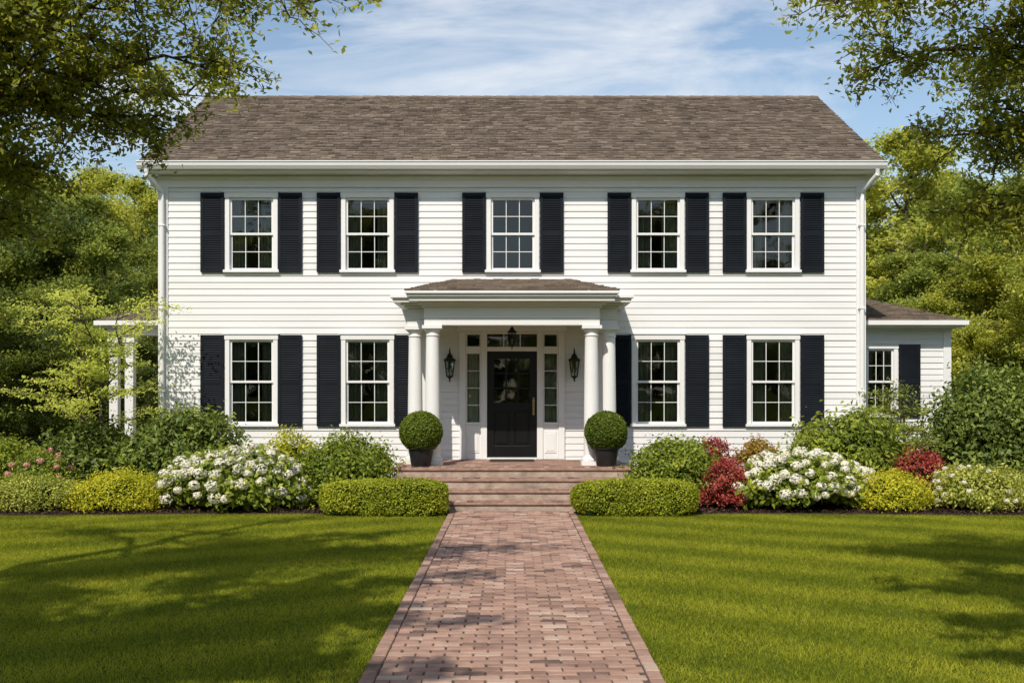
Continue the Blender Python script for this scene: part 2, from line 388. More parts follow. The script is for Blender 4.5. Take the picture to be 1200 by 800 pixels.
# ---------------- portico
FZ=0.68; PF=-2.2
st=MB(); tr=MB()
st.box(-2.02,2.02,PF+0.03,-0.06,0.0,FZ-0.05)
tr.box(-2.06,2.06,PF,-0.056,FZ-0.049,FZ)
for k in range(3):
    y0=PF-0.30*(k+1); z=FZ-0.17*(k+1)
    st.box(-2.02,2.02,y0+0.03,y0+0.329,0.0,z-0.045)
    tr.box(-2.05,2.05,y0,y0+0.329,z-0.044,z)
st.obj('step_risers',M_stone,house,0.006)
tr.obj('step_treads',M_tread,house,0.008)
bp=MB(); r=random.Random(5)
def bk(x0,x1,y0,y1,z): bp.box(x0,x1,y0,y1,z+0.002,z+0.012,0.45+r.gauss(0,0.18))
x=-2.04
while x<2.03:
    bk(x,min(x+0.092,2.05),PF+0.004,PF+0.2,FZ); x+=0.1
y=PF+0.21; j=0
while y<-0.15:
    x=-2.04-(0.1 if j%2 else 0)
    while x<2.03:
        a=max(x,-2.04); b=min(x+0.2-0.008,2.04)
        if b-a>0.02: bk(a,b,y,y+0.092,FZ)
        x+=0.2
    y+=0.1; j+=1
for k in range(3):
    y0=PF-0.30*(k+1); z=FZ-0.17*(k+1); x=-2.04
    while x<2.03:
        bk(x,min(x+0.092,2.045),y0+0.004,y0+0.2,z); bk(x,min(x+0.092,2.045),y0+0.208,y0+0.298,z); x+=0.1
bp.obj('porch_brick_floor',M_brick,house)
por=MB()
def column(cx,cy,z0,z1,r):
    por.box(cx-r*1.35,cx+r*1.35,cy-r*1.35,cy+r*1.35,z0,z0+0.07)
    por.box(cx-r*1.28,cx+r*1.28,cy-r*1.28,cy+r*1.28,z1-0.06,z1)
    H=z1-z0
    prof=[(r*1.25,z0+0.0705),(r*1.32,z0+0.09),(r*1.32,z0+0.11),(r*1.22,z0+0.13),(r*1.08,z0+0.14),(r*1.05,z0+0.165)]
    for k in range(9):
        u=k/8; prof.append((r*(1-0.16*u**1.6),z0+0.17+(H-0.36)*u))
    e=z1-0.19; q=r*0.84
    prof+=[(q*1.12,e+0.005),(q*1.12,e+0.03),(q,e+0.04),(q,e+0.075),(q*1.15,e+0.09),(q*1.32,e+0.115),(q*1.36,z1-0.0605)]
    por.lathe(cx,cy,prof,32)
for s in (-1,1):
    column(s*1.42,-1.62,FZ+0.014,3.18,0.138)
    column(s*1.76,-1.30,FZ+0.014,3.18,0.138)
por.obj('portico_columns',M_white,house,0.0,True)
for s in (-1,1):
    trim.box(s*1.62,s*1.86,-0.13,-0.03,FZ+0.01,3.18)
ent=MB()
def tiers(lst):
    for (xh,y0,xw,yw,z0,z1) in lst:
        ent.box(-xh,xh,y0,yw-0.0007,z0,z1)
        ent.box(-xw,xw,yw,-0.03,z0+0.0011,z1-0.0011)
def ring(xh,y0,xw,yw,z0,z1,th=0.26):
    ent.box(-xh,xh,y0,y0+th,z0,z1)
    for s in (-1,1):
        ent.box(s*(xh-0.3),s*xw,yw,yw+th,z0+0.001,z1-0.001)
        ent.box(s*(xw-th),s*(xw-0.001),yw+th+0.001,-0.031,z0+0.001,z1-0.001)
ring(1.56,-1.76,1.90,-1.44,3.18,3.30)
ring(1.575,-1.775,1.915,-1.455,3.302,3.34)
ent.box(-1.57,1.57,-1.40,-0.03,3.30,3.33)
tiers([(1.56,-1.755,1.895,-1.435,3.342,3.50),
       (1.60,-1.80,1.94,-1.48,3.502,3.545),
       (1.66,-1.88,2.00,-1.56,3.547,3.585),
       (1.80,-2.05,2.12,-1.74,3.587,3.66),
       (1.84,-2.10,2.16,-1.79,3.662,3.71)])
ent.box(-1.87,1.87,-2.14,-0.03,3.7115,3.755)
ent.obj('portico_entablature',M_white,house,0.004)
pr=MB()
def hip(mb,x0,yf,ze,x1,zt):
    yt=-0.03; L=math.hypot(yt-yf,zt-ze); a=(yt-yf)/L; b=(zt-ze)/L
    shingles(mb,lambda u,q,h:(u,yf+a*q-b*h,ze+b*q+a*h),lambda q:(-(x0+(x1-x0)*q/L),(x0+(x1-x0)*q/L)),L,e=0.13)
    mb.face([(-x0,yf,ze-0.004),(x0,yf,ze-0.004),(x1,yt,zt-0.004),(-x1,yt,zt-0.004)],0.3)
    for s in (-1,1): mb.face([(s*x0,yf,ze),(s*x0,yt,ze),(s*x1,yt,zt)],0.5)
hip(pr,1.88,-2.13,3.765,1.15,4.16)
pr.obj('portico_roof',M_roof,house)
# ---------------- entrance
d=MB()
def ebox(x0,x1,y0,y1,z0,z1): d.box(x0,x1,y0,y1,z0,z1)
yb=0.10
for s in (-1,1):
    ebox(s*0.90,s*1.02,-0.06,yb,FZ+0.015,3.17)
    ebox(s*0.485,s*0.60,-0.055,yb,FZ+0.015,3.17)
    ebox(s*0.601,s*0.899,-0.03,yb-0.002,FZ+0.015,1.36)
    ebox(s*0.64,s*0.86,-0.042,-0.0301,FZ+0.14,1.24)
    ebox(s*0.67,s*0.83,-0.05,-0.0421,FZ+0.18,1.20)
    ebox(s*0.601,s*0.899,-0.045,yb-0.002,1.361,1.41)
    ebox(s*0.601,s*0.899,-0.03,yb-0.002,2.74,2.88)
    ebox(s*0.601,s*0.899,-0.03,yb-0.002,3.11,3.169)
    for a,b in ((1.41,2.74),(2.88,3.11)):
        glass.face([(s*0.60,0.04,a),(s*0.90,0.04,a),(s*0.90,0.04,b),(s*0.60,0.04,b)])
        ebox(s*0.601,s*0.63,0.01,0.06,a,b); ebox(s*0.87,s*0.899,0.01,0.06,a,b)
    for k in range(1,4):
        z=1.41+k*(2.74-1.41)/4; ebox(s*0.63,s*0.87,0.02,0.055,z-0.008,z+0.008)
    for k in range(12):
        u0=0.62+0.26*k/12; u1=0.62+0.26*(k+1)/12
        curt.face([(s*u0,0.16+0.012*math.sin(k*1.7),1.3),(s*u1,0.16+0.012*math.sin(k*1.7+1.7),1.3),(s*u1,0.16+0.012*math.sin(k*1.7+1.7),2.8),(s*u0,0.16+0.012*math.sin(k*1.7),2.8)])
ebox(-0.484,0.484,-0.05,yb-0.001,2.785,2.87); ebox(-0.484,0.484,-0.03,yb-0.001,3.12,3.169)
glass.face([(-0.48,0.04,2.87),(0.48,0.04,2.87),(0.48,0.04,3.12),(-0.48,0.04,3.12)])
for x in (-0.16,0.16): ebox(x-0.01,x+0.01,0.02,0.055,2.871,3.119)
ebox(-1.06,1.06,-0.10,-0.02,3.171,3.299)
ebox(-0.484,0.484,-0.09,0.06,FZ+0.014,FZ+0.05)
d.obj('door_surround',M_white,house,0.004)
dr=MB(); W=0.475; z0=FZ+0.052; z1=2.783
dr.box(-W,-W+0.13,-0.005,0.04,z0,z1); dr.box(W-0.13,W,-0.005,0.04,z0,z1)
for a,b in ((z0,z0+0.22),(z0+0.90,z0+1.06),(z1-0.14,z1)): dr.box(-W+0.13,W-0.13,-0.004,0.039,a,b)
dr.box(-0.045,0.045,-0.003,0.038,z0+0.22,z0+0.90)
for s in (-1,1):
    dr.box(s*0.045,s*(W-0.13),0.018,0.03,z0+0.22,z0+0.90)
    dr.box(s*0.085,s*(W-0.17),0.002,0.0179,z0+0.27,z0+0.85)
g0,g1=z0+1.06,z1-0.14
for k in (1,2): dr.box(-0.345,0.345,0.0,0.03,g0+(g1-g0)*k/3-0.016,g0+(g1-g0)*k/3+0.016)
for x in (-0.115,0.115): dr.box(x-0.016,x+0.016,0.001,0.029,g0,g1)
glass.face([(-0.345,0.017,g0),(0.345,0.017,g0),(0.345,0.017,g1),(-0.345,0.017,g1)])
dr.obj('front_door',M_door,house,0.004)
h=MB(); h.box(0.40,0.435,-0.018,-0.006,z0+0.82,z0+1.12); h.tube([(0.418,-0.02,z0+1.07),(0.418,-0.06,z0+1.04),(0.418,-0.06,z0+0.90),(0.418,-0.02,z0+0.87)],[0.009]*4,8)
h.lathe(0.418,-0.03,[(0.02,z0+1.13),(0.02,z0+1.16)],12)
h.obj('door_handle',M_brass,house)
mb=MB(); mb.box(-0.42,0.42,-0.75,-0.2,FZ+0.0145,FZ+0.03); mb.obj('door_mat',M_mat)
trim.obj('white_trim',M_white,house,0.003); sash.obj('window_sashes',M_white,house); glass.obj('window_glass',M_glass,house)
shut.obj('shutters',M_black,house); curt.obj('curtains',M_curtain,house)

def lantern(x,y,z,name,hang=False):
    e=empty(name,(x,y,z)); m=MB(); n=6
    def ringp(r,zz,k): a=2*math.pi*k/n+math.pi/6; return (r*math.cos(a),r*math.sin(a),zz)
    rt,rb=0.105,0.065; zt,zb=0.10,-0.20
    for k in range(n):
        m.tube([ringp(rt,zt,k),ringp(rb,zb,k)],[0.009,0.008],5)
        m.tube([ringp(rt,zt,k),ringp(rt,zt,k+1)],[0.010]*2,5); m.tube([ringp(rb,zb,k),ringp(rb,zb,k+1)],[0.010]*2,5)
        m.tube([ringp((rt+rb)/2,(zt+zb)/2,k),ringp((rt+rb)/2,(zt+zb)/2,k+1)],[0.006]*2,5)
    m.lathe(0,0,[(0.125,0.10),(0.12,0.118),(0.07,0.155),(0.05,0.19),(0.055,0.20),(0.02,0.235),(0.012,0.26),(0.02,0.275),(0.004,0.31)],12)
    m.lathe(0,0,[(0.004,-0.31),(0.018,-0.285),(0.01,-0.265),(0.03,-0.235),(0.07,-0.205),(0.07,-0.195)],12)
    if hang:
        m.tube([(0,0,0.30),(0,0,0.37)],[0.007]*2,6); m.lathe(0,0,[(0.06,0.355),(0.06,0.375)],16)
    else:
        m.tube([(0,0,0.26),(0,0.03,0.33),(0,0.09,0.34),(0,0.115,0.26),(0,0.12,0.05)],[0.009]*5,6)
        m.box(-0.035,0.035,0.118,0.135,-0.12,0.22); m.tube([(0,0.12,-0.10),(0,0.06,-0.26),(0,0.0,-0.25)],[0.008]*3,6)
    m.obj('frame',M_metal,e)
    c=MB(); c.lathe(0,0,[(0.015,-0.19),(0.015,-0.05),(0.004,-0.03)],8); c.obj('candle',M_white,e)
    g=MB()
    for k in range(n): g.face([ringp(rb-0.004,zb,k),ringp(rb-0.004,zb,k+1),ringp(rt-0.004,zt,k+1),ringp(rt-0.004,zt,k)])
    g.obj('glass_panes',M_glass,e)
    return e
lantern(-1.20,-0.16,2.50,'wall_lantern'); lantern(1.20,-0.16,2.50,'wall_lantern')
hl=lantern(0.0,-0.95,3.02,'hanging_lantern',True); hl.scale=(0.75,0.75,0.75); hl.location.z=3.30-0.75*0.372

# ================================================================= GROUND
def groundmat():
    m,nt,out=newmat('ground_soil_grass')
    b=nt.nodes.new('ShaderNodeBsdfPrincipled'); g=nt.nodes.new('ShaderNodeNewGeometry')
    n=nt.nodes.new('ShaderNodeTexNoise'); n.inputs['Scale'].default_value=1.5; n.inputs['Detail'].default_value=10
    nt.links.new(g.outputs['Position'],n.inputs['Vector'])
    r=ramp(nt,[(0.3,(0.050,0.068,0.010)),(0.7,(0.10,0.13,0.018))]); nt.links.new(n.outputs[0],r.inputs[0])
    nt.links.new(r.outputs[0],b.inputs['Base Color']); b.inputs['Roughness'].default_value=1; b.inputs['Specular IOR Level'].default_value=0
    nt.links.new(b.outputs[0],out.inputs[0]); return m
mb=MB(); mb.face([(-600,-600,0),(600,-600,0),(600,600,0),(-600,600,0)]); mb.obj('ground',groundmat())
mb=MB(); rg=random.Random(2)
def bededge(x): return -3.45-0.10*math.sin(abs(x)*1.1)-(0.0 if abs(x)<7 else (abs(x)-7)*0.10)
for s in (-1,1):
    xs=[1.03+0.25*k for k in range(0,50)]
    for a,b in zip(xs[:-1],xs[1:]):
        mb.face([(s*a,bededge(a),0.02),(s*b,bededge(b),0.02),(s*b,1.9,0.03),(s*a,1.9,0.03)])
        mb.face([(s*a,bededge(a),0.02),(s*b,bededge(b),0.02),(s*b,bededge(b)-0.02,0.001),(s*a,bededge(a)-0.02,0.001)])
mulch=mb.obj('mulch_bed',M_mulch)
rng=np.random.default_rng(11)
k=26000; x=rng.uniform(1.05,11.5,k)*rng.choice([-1,1],k); y=rng.uniform(-3.9,-2.3,k)
ok=y>np.array([bededge(q) for q in x]); x=x[ok];y=y[ok]
c=np.stack([x,y,0.03+rng.uniform(0,0.03,len(x))],1); nn=rng.normal(size=c.shape)*0.6+[0,0,1]
M_chip=tmat('mulch_chips',[(0,(0.018,0.010,0.007)),(0.5,(0.05,0.028,0.018)),(1,(0.10,0.06,0.04))],nscale=10)
addobj('mulch_chips',quadmesh('mulch_chips',leaf_arrays(rng,c,nn,0.06,0.35),rng.uniform(0,1,len(c)),M_chip),mulch)

path=empty('brick_path')
HWP=1.03
mb=MB(); mb.box(-HWP,HWP,-26,-3.06,-0.05,0.020); mb.obj('sand_bed',M_sand,path)
br=MB(); r=random.Random(9)
def brick(x0,x1,y0,y1,t,top):
    c=0.007
    i=len(br.v); z0=0.0; z1=top-c; z2=top+r.uniform(-0.003,0.003)
    j=lambda:r.uniform(-0.003,0.003)
    x0+=j();x1+=j();y0+=j();y1+=j()
    br.v+=[(x0,y0,z0),(x1,y0,z0),(x1,y1,z0),(x0,y1,z0),(x0,y0,z1),(x1,y0,z1),(x1,y1,z1),(x0,y1,z1),(x0+c,y0+c,z2+j()),(x1-c,y0+c,z2+j()),(x1-c,y1-c,z2+j()),(x0+c,y1-c,z2+j())]
    for q in [(0,1,5,4),(1,2,6,5),(2,3,7,6),(3,0,4,7),(4,5,9,8),(5,6,10,9),(6,7,11,10),(7,4,8,11),(8,9,10,11)]:
        br.f.append(tuple(i+k for k in q)); br.t.append(t)
y=-3.12; j=0
def bt():
    t=0.52+r.gauss(0,0.17)
    if r.random()<0.12: t-=0.3
    return t
while y>-25:
    if j%2==0:
        for s in (-1,1):
            a=s*(HWP-0.004); b=s*(HWP-0.102); brick(min(a,b),max(a,b),y-0.212+0.011,y,bt(),0.036)
    x=-HWP+0.112+(0.0 if j%2 else -0.107); lim=HWP-0.112
    while x<lim:
        a=max(x,-HWP+0.112); b=min(x+0.201,lim)
        if b-a>0.03: brick(a,b-0.001,y-0.094,y,bt(),0.034)
        x+=0.213
    y-=0.106; j+=1
br.obj('pavers',M_brick,path)

# grass
M_grass=leafmat('grass_blades',(0.085,0.128,0.014),(0.225,0.275,0.022),(0.42,0.44,0.05),0.4,stripes=True,spec=0.1)
lawn=empty('lawn')
tiles=[]
for v in range(3):
    rg2=np.random.default_rng(50+v); k=5200
    bx=rg2.uniform(-0.52,0.52,k); by=rg2.uniform(-0.52,0.52,k); hh=rg2.uniform(0.016,0.040,k); w=rg2.uniform(0.0025,0.0045,k); an=rg2.uniform(0,2*np.pi,k)
    le=rg2.normal(0,0.018,(k,2))
    V=np.empty((k,3,3))
    V[:,0]=np.stack([bx-np.cos(an)*w,by-np.sin(an)*w,np.zeros(k)],1); V[:,1]=np.stack([bx+np.cos(an)*w,by+np.sin(an)*w,np.zeros(k)],1)
    V[:,2]=np.stack([bx+le[:,0],by+le[:,1],hh],1)
    t=np.clip(rg2.normal(0.5,0.2,k),0,1)
    tiles.append(quadmesh('grass_tile',V.reshape(-1,3),t,M_grass,3))
rg3=random.Random(4)
for s in (-1,1):
    for i in range(12):
        xc=HWP+0.52+i*1.0
        for jj in range(13):
            yc=bededge(xc)-0.55-jj*1.0
            if abs(xc)>2+ (yc-CAMY)*0.62: continue
            addobj('grass_patch',tiles[rg3.randrange(3)],lawn,(s*xc,yc,0.0),rg3.randrange(4)*math.pi/2,(1,1,rg3.uniform(0.9,1.1)))

# ================================================================= PLANTS
def noisefun(rng,K=14,amp=0.22,w=0.35):
    D=unit(rng.normal(size=(K,3))); A=rng.uniform(-0.6,1,K)*amp
    def f(d):
        return 1+sum(A[i]*np.exp(-(1-(d@D[i]))/(w*w)) for i in range(K))
    return f
def shell(rng,k,rad,f,inner=0.72,power=1.0,zmin=-0.5):
    d=unit(rng.normal(size=(k*2,3))); d=d[d[:,2]>zmin][:k]
    q=1-(1-inner)*rng.uniform(0,1,len(d))**1.5
    rr=f(d)
    p=d*rad*(rr*q)[:,None]; n=unit(d/np.array(rad))
    return p,n,d
def shrub(name,cx,cy,cz,rad,mat,k,L,seed,W=0.5,amp=0.22,inner=0.7,heads=0,headmat=None,headr=0.09,jit=0.75):
    rng=np.random.default_rng(seed); e=empty(name,(cx,cy,0)); rad=np.array(rad,float)
    f=noisefun(rng,18,amp)
    p,n,d=shell(rng,k,rad,f,inner)
    nc=max(30,k//90); cc,cn,_=shell(rng,nc,rad,f,0.92)
    idx=rng.integers(0,len(cc),len(p)); pull=(rng.uniform(0,1,len(p))<0.6)
    sp=0.16*rad.mean()
    p=np.where(pull[:,None],cc[idx]+rng.normal(size=p.shape)*sp*[1,1,0.7],p)
    n=np.where(pull[:,None],cn[idx],n)
    p[:,2]+=cz; ok=p[:,2]>0.03; p=p[ok];n=n[ok]
    nn=n*0.9+rng.normal(size=p.shape)*jit+[0,0,0.25]
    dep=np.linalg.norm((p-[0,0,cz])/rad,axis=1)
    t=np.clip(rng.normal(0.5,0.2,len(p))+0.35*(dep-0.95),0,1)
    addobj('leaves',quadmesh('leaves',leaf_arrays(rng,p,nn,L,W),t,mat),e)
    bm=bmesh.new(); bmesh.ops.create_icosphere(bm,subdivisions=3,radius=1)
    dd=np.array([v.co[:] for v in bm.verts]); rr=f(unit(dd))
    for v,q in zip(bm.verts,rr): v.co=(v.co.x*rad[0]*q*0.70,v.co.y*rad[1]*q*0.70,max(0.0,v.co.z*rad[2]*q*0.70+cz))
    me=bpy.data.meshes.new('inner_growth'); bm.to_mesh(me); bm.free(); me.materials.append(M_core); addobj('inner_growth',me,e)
    if heads:
        hp,hn,_=shell(rng,heads*3,rad*1.03,f,0.97,zmin=-0.25)
        keep=[]
        for i in range(len(hp)):
            if hp[i][2]+cz<0.12: continue
            if all(np.linalg.norm(hp[i]-hp[j])>headr*1.35 for j in keep): keep.append(i)
            if len(keep)>=heads: break
        P=[];N=[]
        for i in keep:
            R=headr*rng.uniform(0.65,1.2); m=110; dd=unit(rng.normal(size=(m,3))+hn[i]*0.5)
            P.append(hp[i]+[0,0,cz]+hn[i]*R*0.6+dd*R*[1,1,0.8]*rng.uniform(0.85,1.02,(m,1))); N.append(dd+rng.normal(size=(m,3))*0.3)
        P=np.concatenate(P);N=np.concatenate(N)
        addobj('flowers',quadmesh('flowers',leaf_arrays(rng,P,N,headr*0.38,0.95,0.05),np.clip(rng.normal(0.6,0.2,len(P)),0,1),headmat),e)
    return e
G_dark=leafmat('leaf_dark_green',(0.020,0.040,0.008),(0.064,0.100,0.018),(0.17,0.22,0.04),0.25,spec=0.35,gain=1.65)
G_mid=leafmat('leaf_mid_green',(0.035,0.062,0.010),(0.098,0.140,0.018),(0.23,0.27,0.035),0.3,gain=1.7)
G_box=leafmat('leaf_boxwood',(0.055,0.082,0.008),(0.155,0.195,0.016),(0.31,0.33,0.03),0.3,gain=1.8)
G_ball=leafmat('leaf_topiary',(0.022,0.042,0.006),(0.065,0.105,0.012),(0.15,0.20,0.02),0.25,gain=1.4)
G_yel=leafmat('leaf_golden',(0.13,0.17,0.012),(0.33,0.37,0.026),(0.58,0.57,0.05),0.35,gain=1.2)
G_red=leafmat('leaf_red',(0.09,0.018,0.016),(0.26,0.042,0.038),(0.44,0.13,0.10),0.3,gain=1.15)
G_rust=leafmat('leaf_rust',(0.10,0.10,0.012),(0.24,0.18,0.03),(0.42,0.26,0.06),0.3,gain=1.15)
G_pale=leafmat('leaf_pale',(0.10,0.14,0.02),(0.25,0.30,0.05),(0.50,0.52,0.16),0.3,gain=1.25)
P_white=leafmat('petal_white',(0.54,0.58,0.46),(0.70,0.74,0.70),(0.77,0.80,0.86),0.25,spec=0.1)
P_pink=leafmat('petal_pink',(0.50,0.20,0.24),(0.64,0.34,0.36),(0.75,0.52,0.52),0.25,spec=0.1)
sd=[100]
def S(name,px0,px1,pytop,d,mat,k,L,depth=None,base=0.0,**kw):
    x0=PX(px0,d); x1=PX(px1,d); zt=PZ(pytop,d); rx=(x1-x0)/2*0.93; H=zt-base
    cz=base+H*0.42; rz=(H-H*0.42)*0.95
    sd[0]+=1
    return shrub(name,(x0+x1)/2,CAMY+d,cz,(rx,depth or min(rx,0.75),rz),mat,k,L,sd[0],**kw)
S('rhododendron_bush',138,290,487,19.6,G_dark,8500,0.12,W=0.36,depth=0.95)
S('rhododendron_bush',56,152,490,19.8,G_dark,5500,0.12,W=0.36,depth=0.8)
S('hydrangea_bush',188,362,532,17.95,G_mid,8500,0.10,W=0.6,heads=105,headmat=P_white,headr=0.105,depth=0.6)
S('spirea_bush',300,378,509,19.4,G_yel,4500,0.06)
S('azalea_bush',345,466,514,18.6,G_mid,9000,0.075,depth=0.75)
S('golden_shrub',88,188,556,17.75,G_yel,9000,0.045,depth=0.5)
S('golden_shrub',-8,94,557,17.75,G_pale,9000,0.045,depth=0.5)
S('rose_bush',10,85,528,18.8,G_mid,5000,0.06,heads=24,headmat=P_pink,headr=0.055)
S('azalea_bush',-60,35,510,19.6,G_mid,5000,0.08)
S('azalea_bush',-130,-40,540,18.2,G_dark,4000,0.08)
S('azalea_bush',735,848,514,18.6,G_mid,9000,0.075,depth=0.75)
S('barberry_bush',822,882,538,17.95,G_red,4500,0.05)
S('barberry_bush',815,862,512,19.3,G_red,3500,0.05)
S('spirea_bush',862,915,508,19.4,G_rust,3500,0.06)
S('rhododendron_bush',920,1068,489,19.4,G_mid,9000,0.11,W=0.4,depth=0.95)
S('hydrangea_bush',866,1008,533,17.95,G_mid,7500,0.10,W=0.6,heads=92,headmat=P_white,headr=0.105,depth=0.6)
S('barberry_bush',1030,1108,524,18.9,G_red,5000,0.06)
S('golden_shrub',1002,1088,556,17.8,G_yel,8000,0.045,depth=0.5)
S('viburnum_bush',1098,1205,548,17.9,G_pale,8500,0.06,depth=0.6,heads=30,headmat=P_white,headr=0.05)
S('holly_bush',1090,1225,436,20.6,G_dark,14000,0.10,depth=1.1,amp=0.3)
S('azalea_bush',1200,1290,520,19.0,G_mid,5000,0.08)
S('azalea_bush',990,1040,520,20.0,G_dark,3000,0.08)
def roundbox(name,x0,x1,y0,y1,z1,seed,k=28000):
    rng=np.random.default_rng(seed); cx=(x0+x1)/2; cy=(y0+y1)/2; e=empty(name,(cx,cy,0))
    a=(x1-x0)/2; b=(y1-y0)/2; h=z1/2; p=4.2
    d=unit(rng.normal(size=(k,3))*[a,b,h*1.2]); dd=d/[a,b,h]
    s=(np.abs(dd)**p).sum(1)**(-1/p)
    f=1+0.05*np.sin(d[:,0]*9+seed)*np.cos(d[:,2]*7)+0.03*np.sin(d[:,1]*17+d[:,0]*23)
    P=d*(s*f*(1-0.13*rng.uniform(0,1,k)**2))[:,None]; P+=rng.normal(size=P.shape)*0.010
    g=np.sign(dd)*np.abs(dd*s[:,None])**(p-1)/[a,b,h]; n=unit(g)
    P[:,2]+=h; ok=P[:,2]>0.02; P=P[ok]; n=n[ok]
    addobj('leaves',quadmesh('leaves',leaf_arrays(rng,P,n*0.8+rng.normal(size=P.shape)*0.7,0.036,0.55),np.clip(rng.normal(0.5,0.19,len(P)),0,1),G_box),e)
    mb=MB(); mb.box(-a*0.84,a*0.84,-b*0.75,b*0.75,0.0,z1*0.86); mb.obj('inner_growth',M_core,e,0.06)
roundbox('boxwood_hedge',PX(377,17.1),-1.02,-3.82,-3.14,0.57,3)
roundbox('boxwood_hedge',1.02,PX(816,17.1),-3.82,-3.14,0.57,4)
def topiary(x,y,z,seed):
    e=empty('potted_topiary',(x,y,z)); rng=np.random.default_rng(seed)
    m=MB(); m.lathe(0,0,[(0.16,0),(0.17,0.01),(0.225,0.30),(0.255,0.305),(0.262,0.36),(0.235,0.362),(0.22,0.31)],32); m.obj('pot',M_pot,e,0,True)
    m=MB(); m.lathe(0,0,[(0.219,0.31),(0.0,0.33)],24,cap=False); m.obj('soil',M_mulch,e)
    m=MB(); m.tube([(0,0,0.3),(0.01,0,0.45)],[0.03,0.025],8); m.obj('stem',M_bark,e)
    k=15000; d=unit(rng.normal(size=(k,3))); f=noisefun(rng,20,0.06,0.3)
    P=d*0.375*(f(d)*(1-0.14*rng.uniform(0,1,k)**2))[:,None]*[1,1,0.96]+[0,0,0.60]+rng.normal(size=(k,3))*0.007
    ok=P[:,2]>0.30; P=P[ok];d=d[ok]
    addobj('leaves',quadmesh('leaves',leaf_arrays(rng,P,d*0.8+rng.normal(size=P.shape)*0.7,0.034,0.55),np.clip(rng.normal(0.5,0.19,len(P)),0,1),G_ball),e)
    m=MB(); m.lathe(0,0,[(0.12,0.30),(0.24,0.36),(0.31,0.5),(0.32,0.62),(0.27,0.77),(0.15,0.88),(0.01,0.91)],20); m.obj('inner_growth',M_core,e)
topiary(-1.60,-1.95,FZ+0.014,1); topiary(1.655,-1.95,FZ+0.014,2)

# ---------------- trees
def branch_pts(rng,a,b,n=6,sag=0.0,wob=0.06):
    a=np.array(a,float);b=np.array(b,float);L=np.linalg.norm(b-a); pts=[]
    for i in range(n+1):
        u=i/n; p=a+(b-a)*u; p=p+rng.normal(size=3)*wob*L*math.sin(math.pi*u)*0.5; p[2]+=sag*L*math.sin(math.pi*u)
        pts.append(p)
    return np.array(pts)
def at(pts,u):
    n=len(pts)-1; q=min(u*n,n-1e-6); i=int(q); return pts[i]+(pts[i+1]-pts[i])*(q-i)
def tree_parts(seed,h,R,cb,nl,leaf,perclump,clsig,ns=7,nc=4,trunk=0.18,asp=0.45):
    rng=np.random.default_rng(seed); wood=MB(); C=[]
    tp=branch_pts(rng,(0,0,0),(rng.normal()*0.03*h,rng.normal()*0.03*h,h*0.93),8,0,0.05)
    wood.tube(tp,[trunk*(1-0.88*i/8)+(0.05 if i==0 else 0) for i in range(9)],9)
    for i in range(nl):
        u=cb+(0.97-cb)*((i+rng.uniform(0,1))/nl)
        p0=at(tp,u*0.98); q=(u-cb)/(1-cb)
        env=R*(math.sin(math.pi*min(1,(q*0.82+0.22)))**0.7)*rng.uniform(0.6,1.2)
        az=i*2.399+rng.normal()*0.3
        p1=p0+np.array([math.cos(az)*env,math.sin(az)*env,env*rng.uniform(0.05,asp)])
        lp=branch_pts(rng,p0,p1,5,0.06,0.12); r0=trunk*0.38*(1-0.6*q)
        wood.tube(lp,[r0*(1-0.85*k/5) for k in range(6)],6)
        for j in range(ns):
            w=0.3+0.7*(j+rng.uniform(0,1))/ns; s0=at(lp,min(w,0.99)); dd=unit(rng.normal(size=(1,3))*[1,1,0.45]+ (p1-p0)[None]/env*0.6)[0]
            sl_=env*rng.uniform(0.22,0.45); s1=s0+dd*sl_; sp=branch_pts(rng,s0,s1,3,-0.05,0.15)
            wood.tube(sp,[r0*0.32,r0*0.24,r0*0.15,r0*0.06],4)
            for c in range(nc): C.append(at(sp,(c+1)/nc*0.999))
    C=np.array(C); k=len(C)*perclump
    idx=np.repeat(np.arange(len(C)),perclump); tt=rng.normal(0,0.14,len(C))
    P=C[idx]+rng.normal(size=(k,3))*clsig*[1,1,0.55]
    ax=np.stack([np.zeros(k),np.zeros(k),np.full(k,h*0.5)],1); out=unit(P-ax)
    N=out*0.45+rng.normal(size=(k,3))*0.6+[0,-0.1,0.55]
    t=np.clip(rng.normal(0.5,0.15,k)+tt[idx],0,1)
    return wood,leaf_arrays(rng,P,N,leaf,0.55),t
T_a=leafmat('leaf_forest',(0.042,0.066,0.014),(0.115,0.155,0.028),(0.26,0.30,0.06),0.45,gain=1.7)
T_b=leafmat('leaf_forest_light',(0.075,0.10,0.016),(0.19,0.225,0.036),(0.37,0.39,0.08),0.45,gain=1.7)
T_c=leafmat('leaf_forest_dark',(0.020,0.036,0.009),(0.062,0.092,0.018),(0.15,0.185,0.035),0.38,gain=1.55)
T_m=leafmat('leaf_maple_pale',(0.16,0.22,0.03),(0.32,0.39,0.07),(0.50,0.54,0.14),0.45,gain=1.4)
bgt=empty('background_trees')
kinds=[]
for i,(sd_,h_,R_,cb_,m_) in enumerate([(1,10,3.6,0.12,T_a),(2,10,3.2,0.18,T_b),(3,10,3.9,0.10,T_c),(4,10,2.9,0.15,T_a)]):
    w,V,t=tree_parts(sd_,h_,R_,cb_,20,0.125,74,0.25)
    kinds.append((w.mesh('trunk',M_bark),quadmesh('crown',V,t,m_)))
def bg(kind,x,y,h,rz=None):
    s=h/10.0; rz=R0.uniform(0,6.28) if rz is None else rz
    wx=R0.uniform(0.85,1.1)
    for nm,me in zip(('trunk','crown'),kinds[kind]): addobj(nm,me,bgt,(x,y,0),rz,(s*wx,s*wx,s))
def bgp(kind,px,pytop,d,): bg(kind,PX(px,d),CAMY+d,PZ(pytop,d))
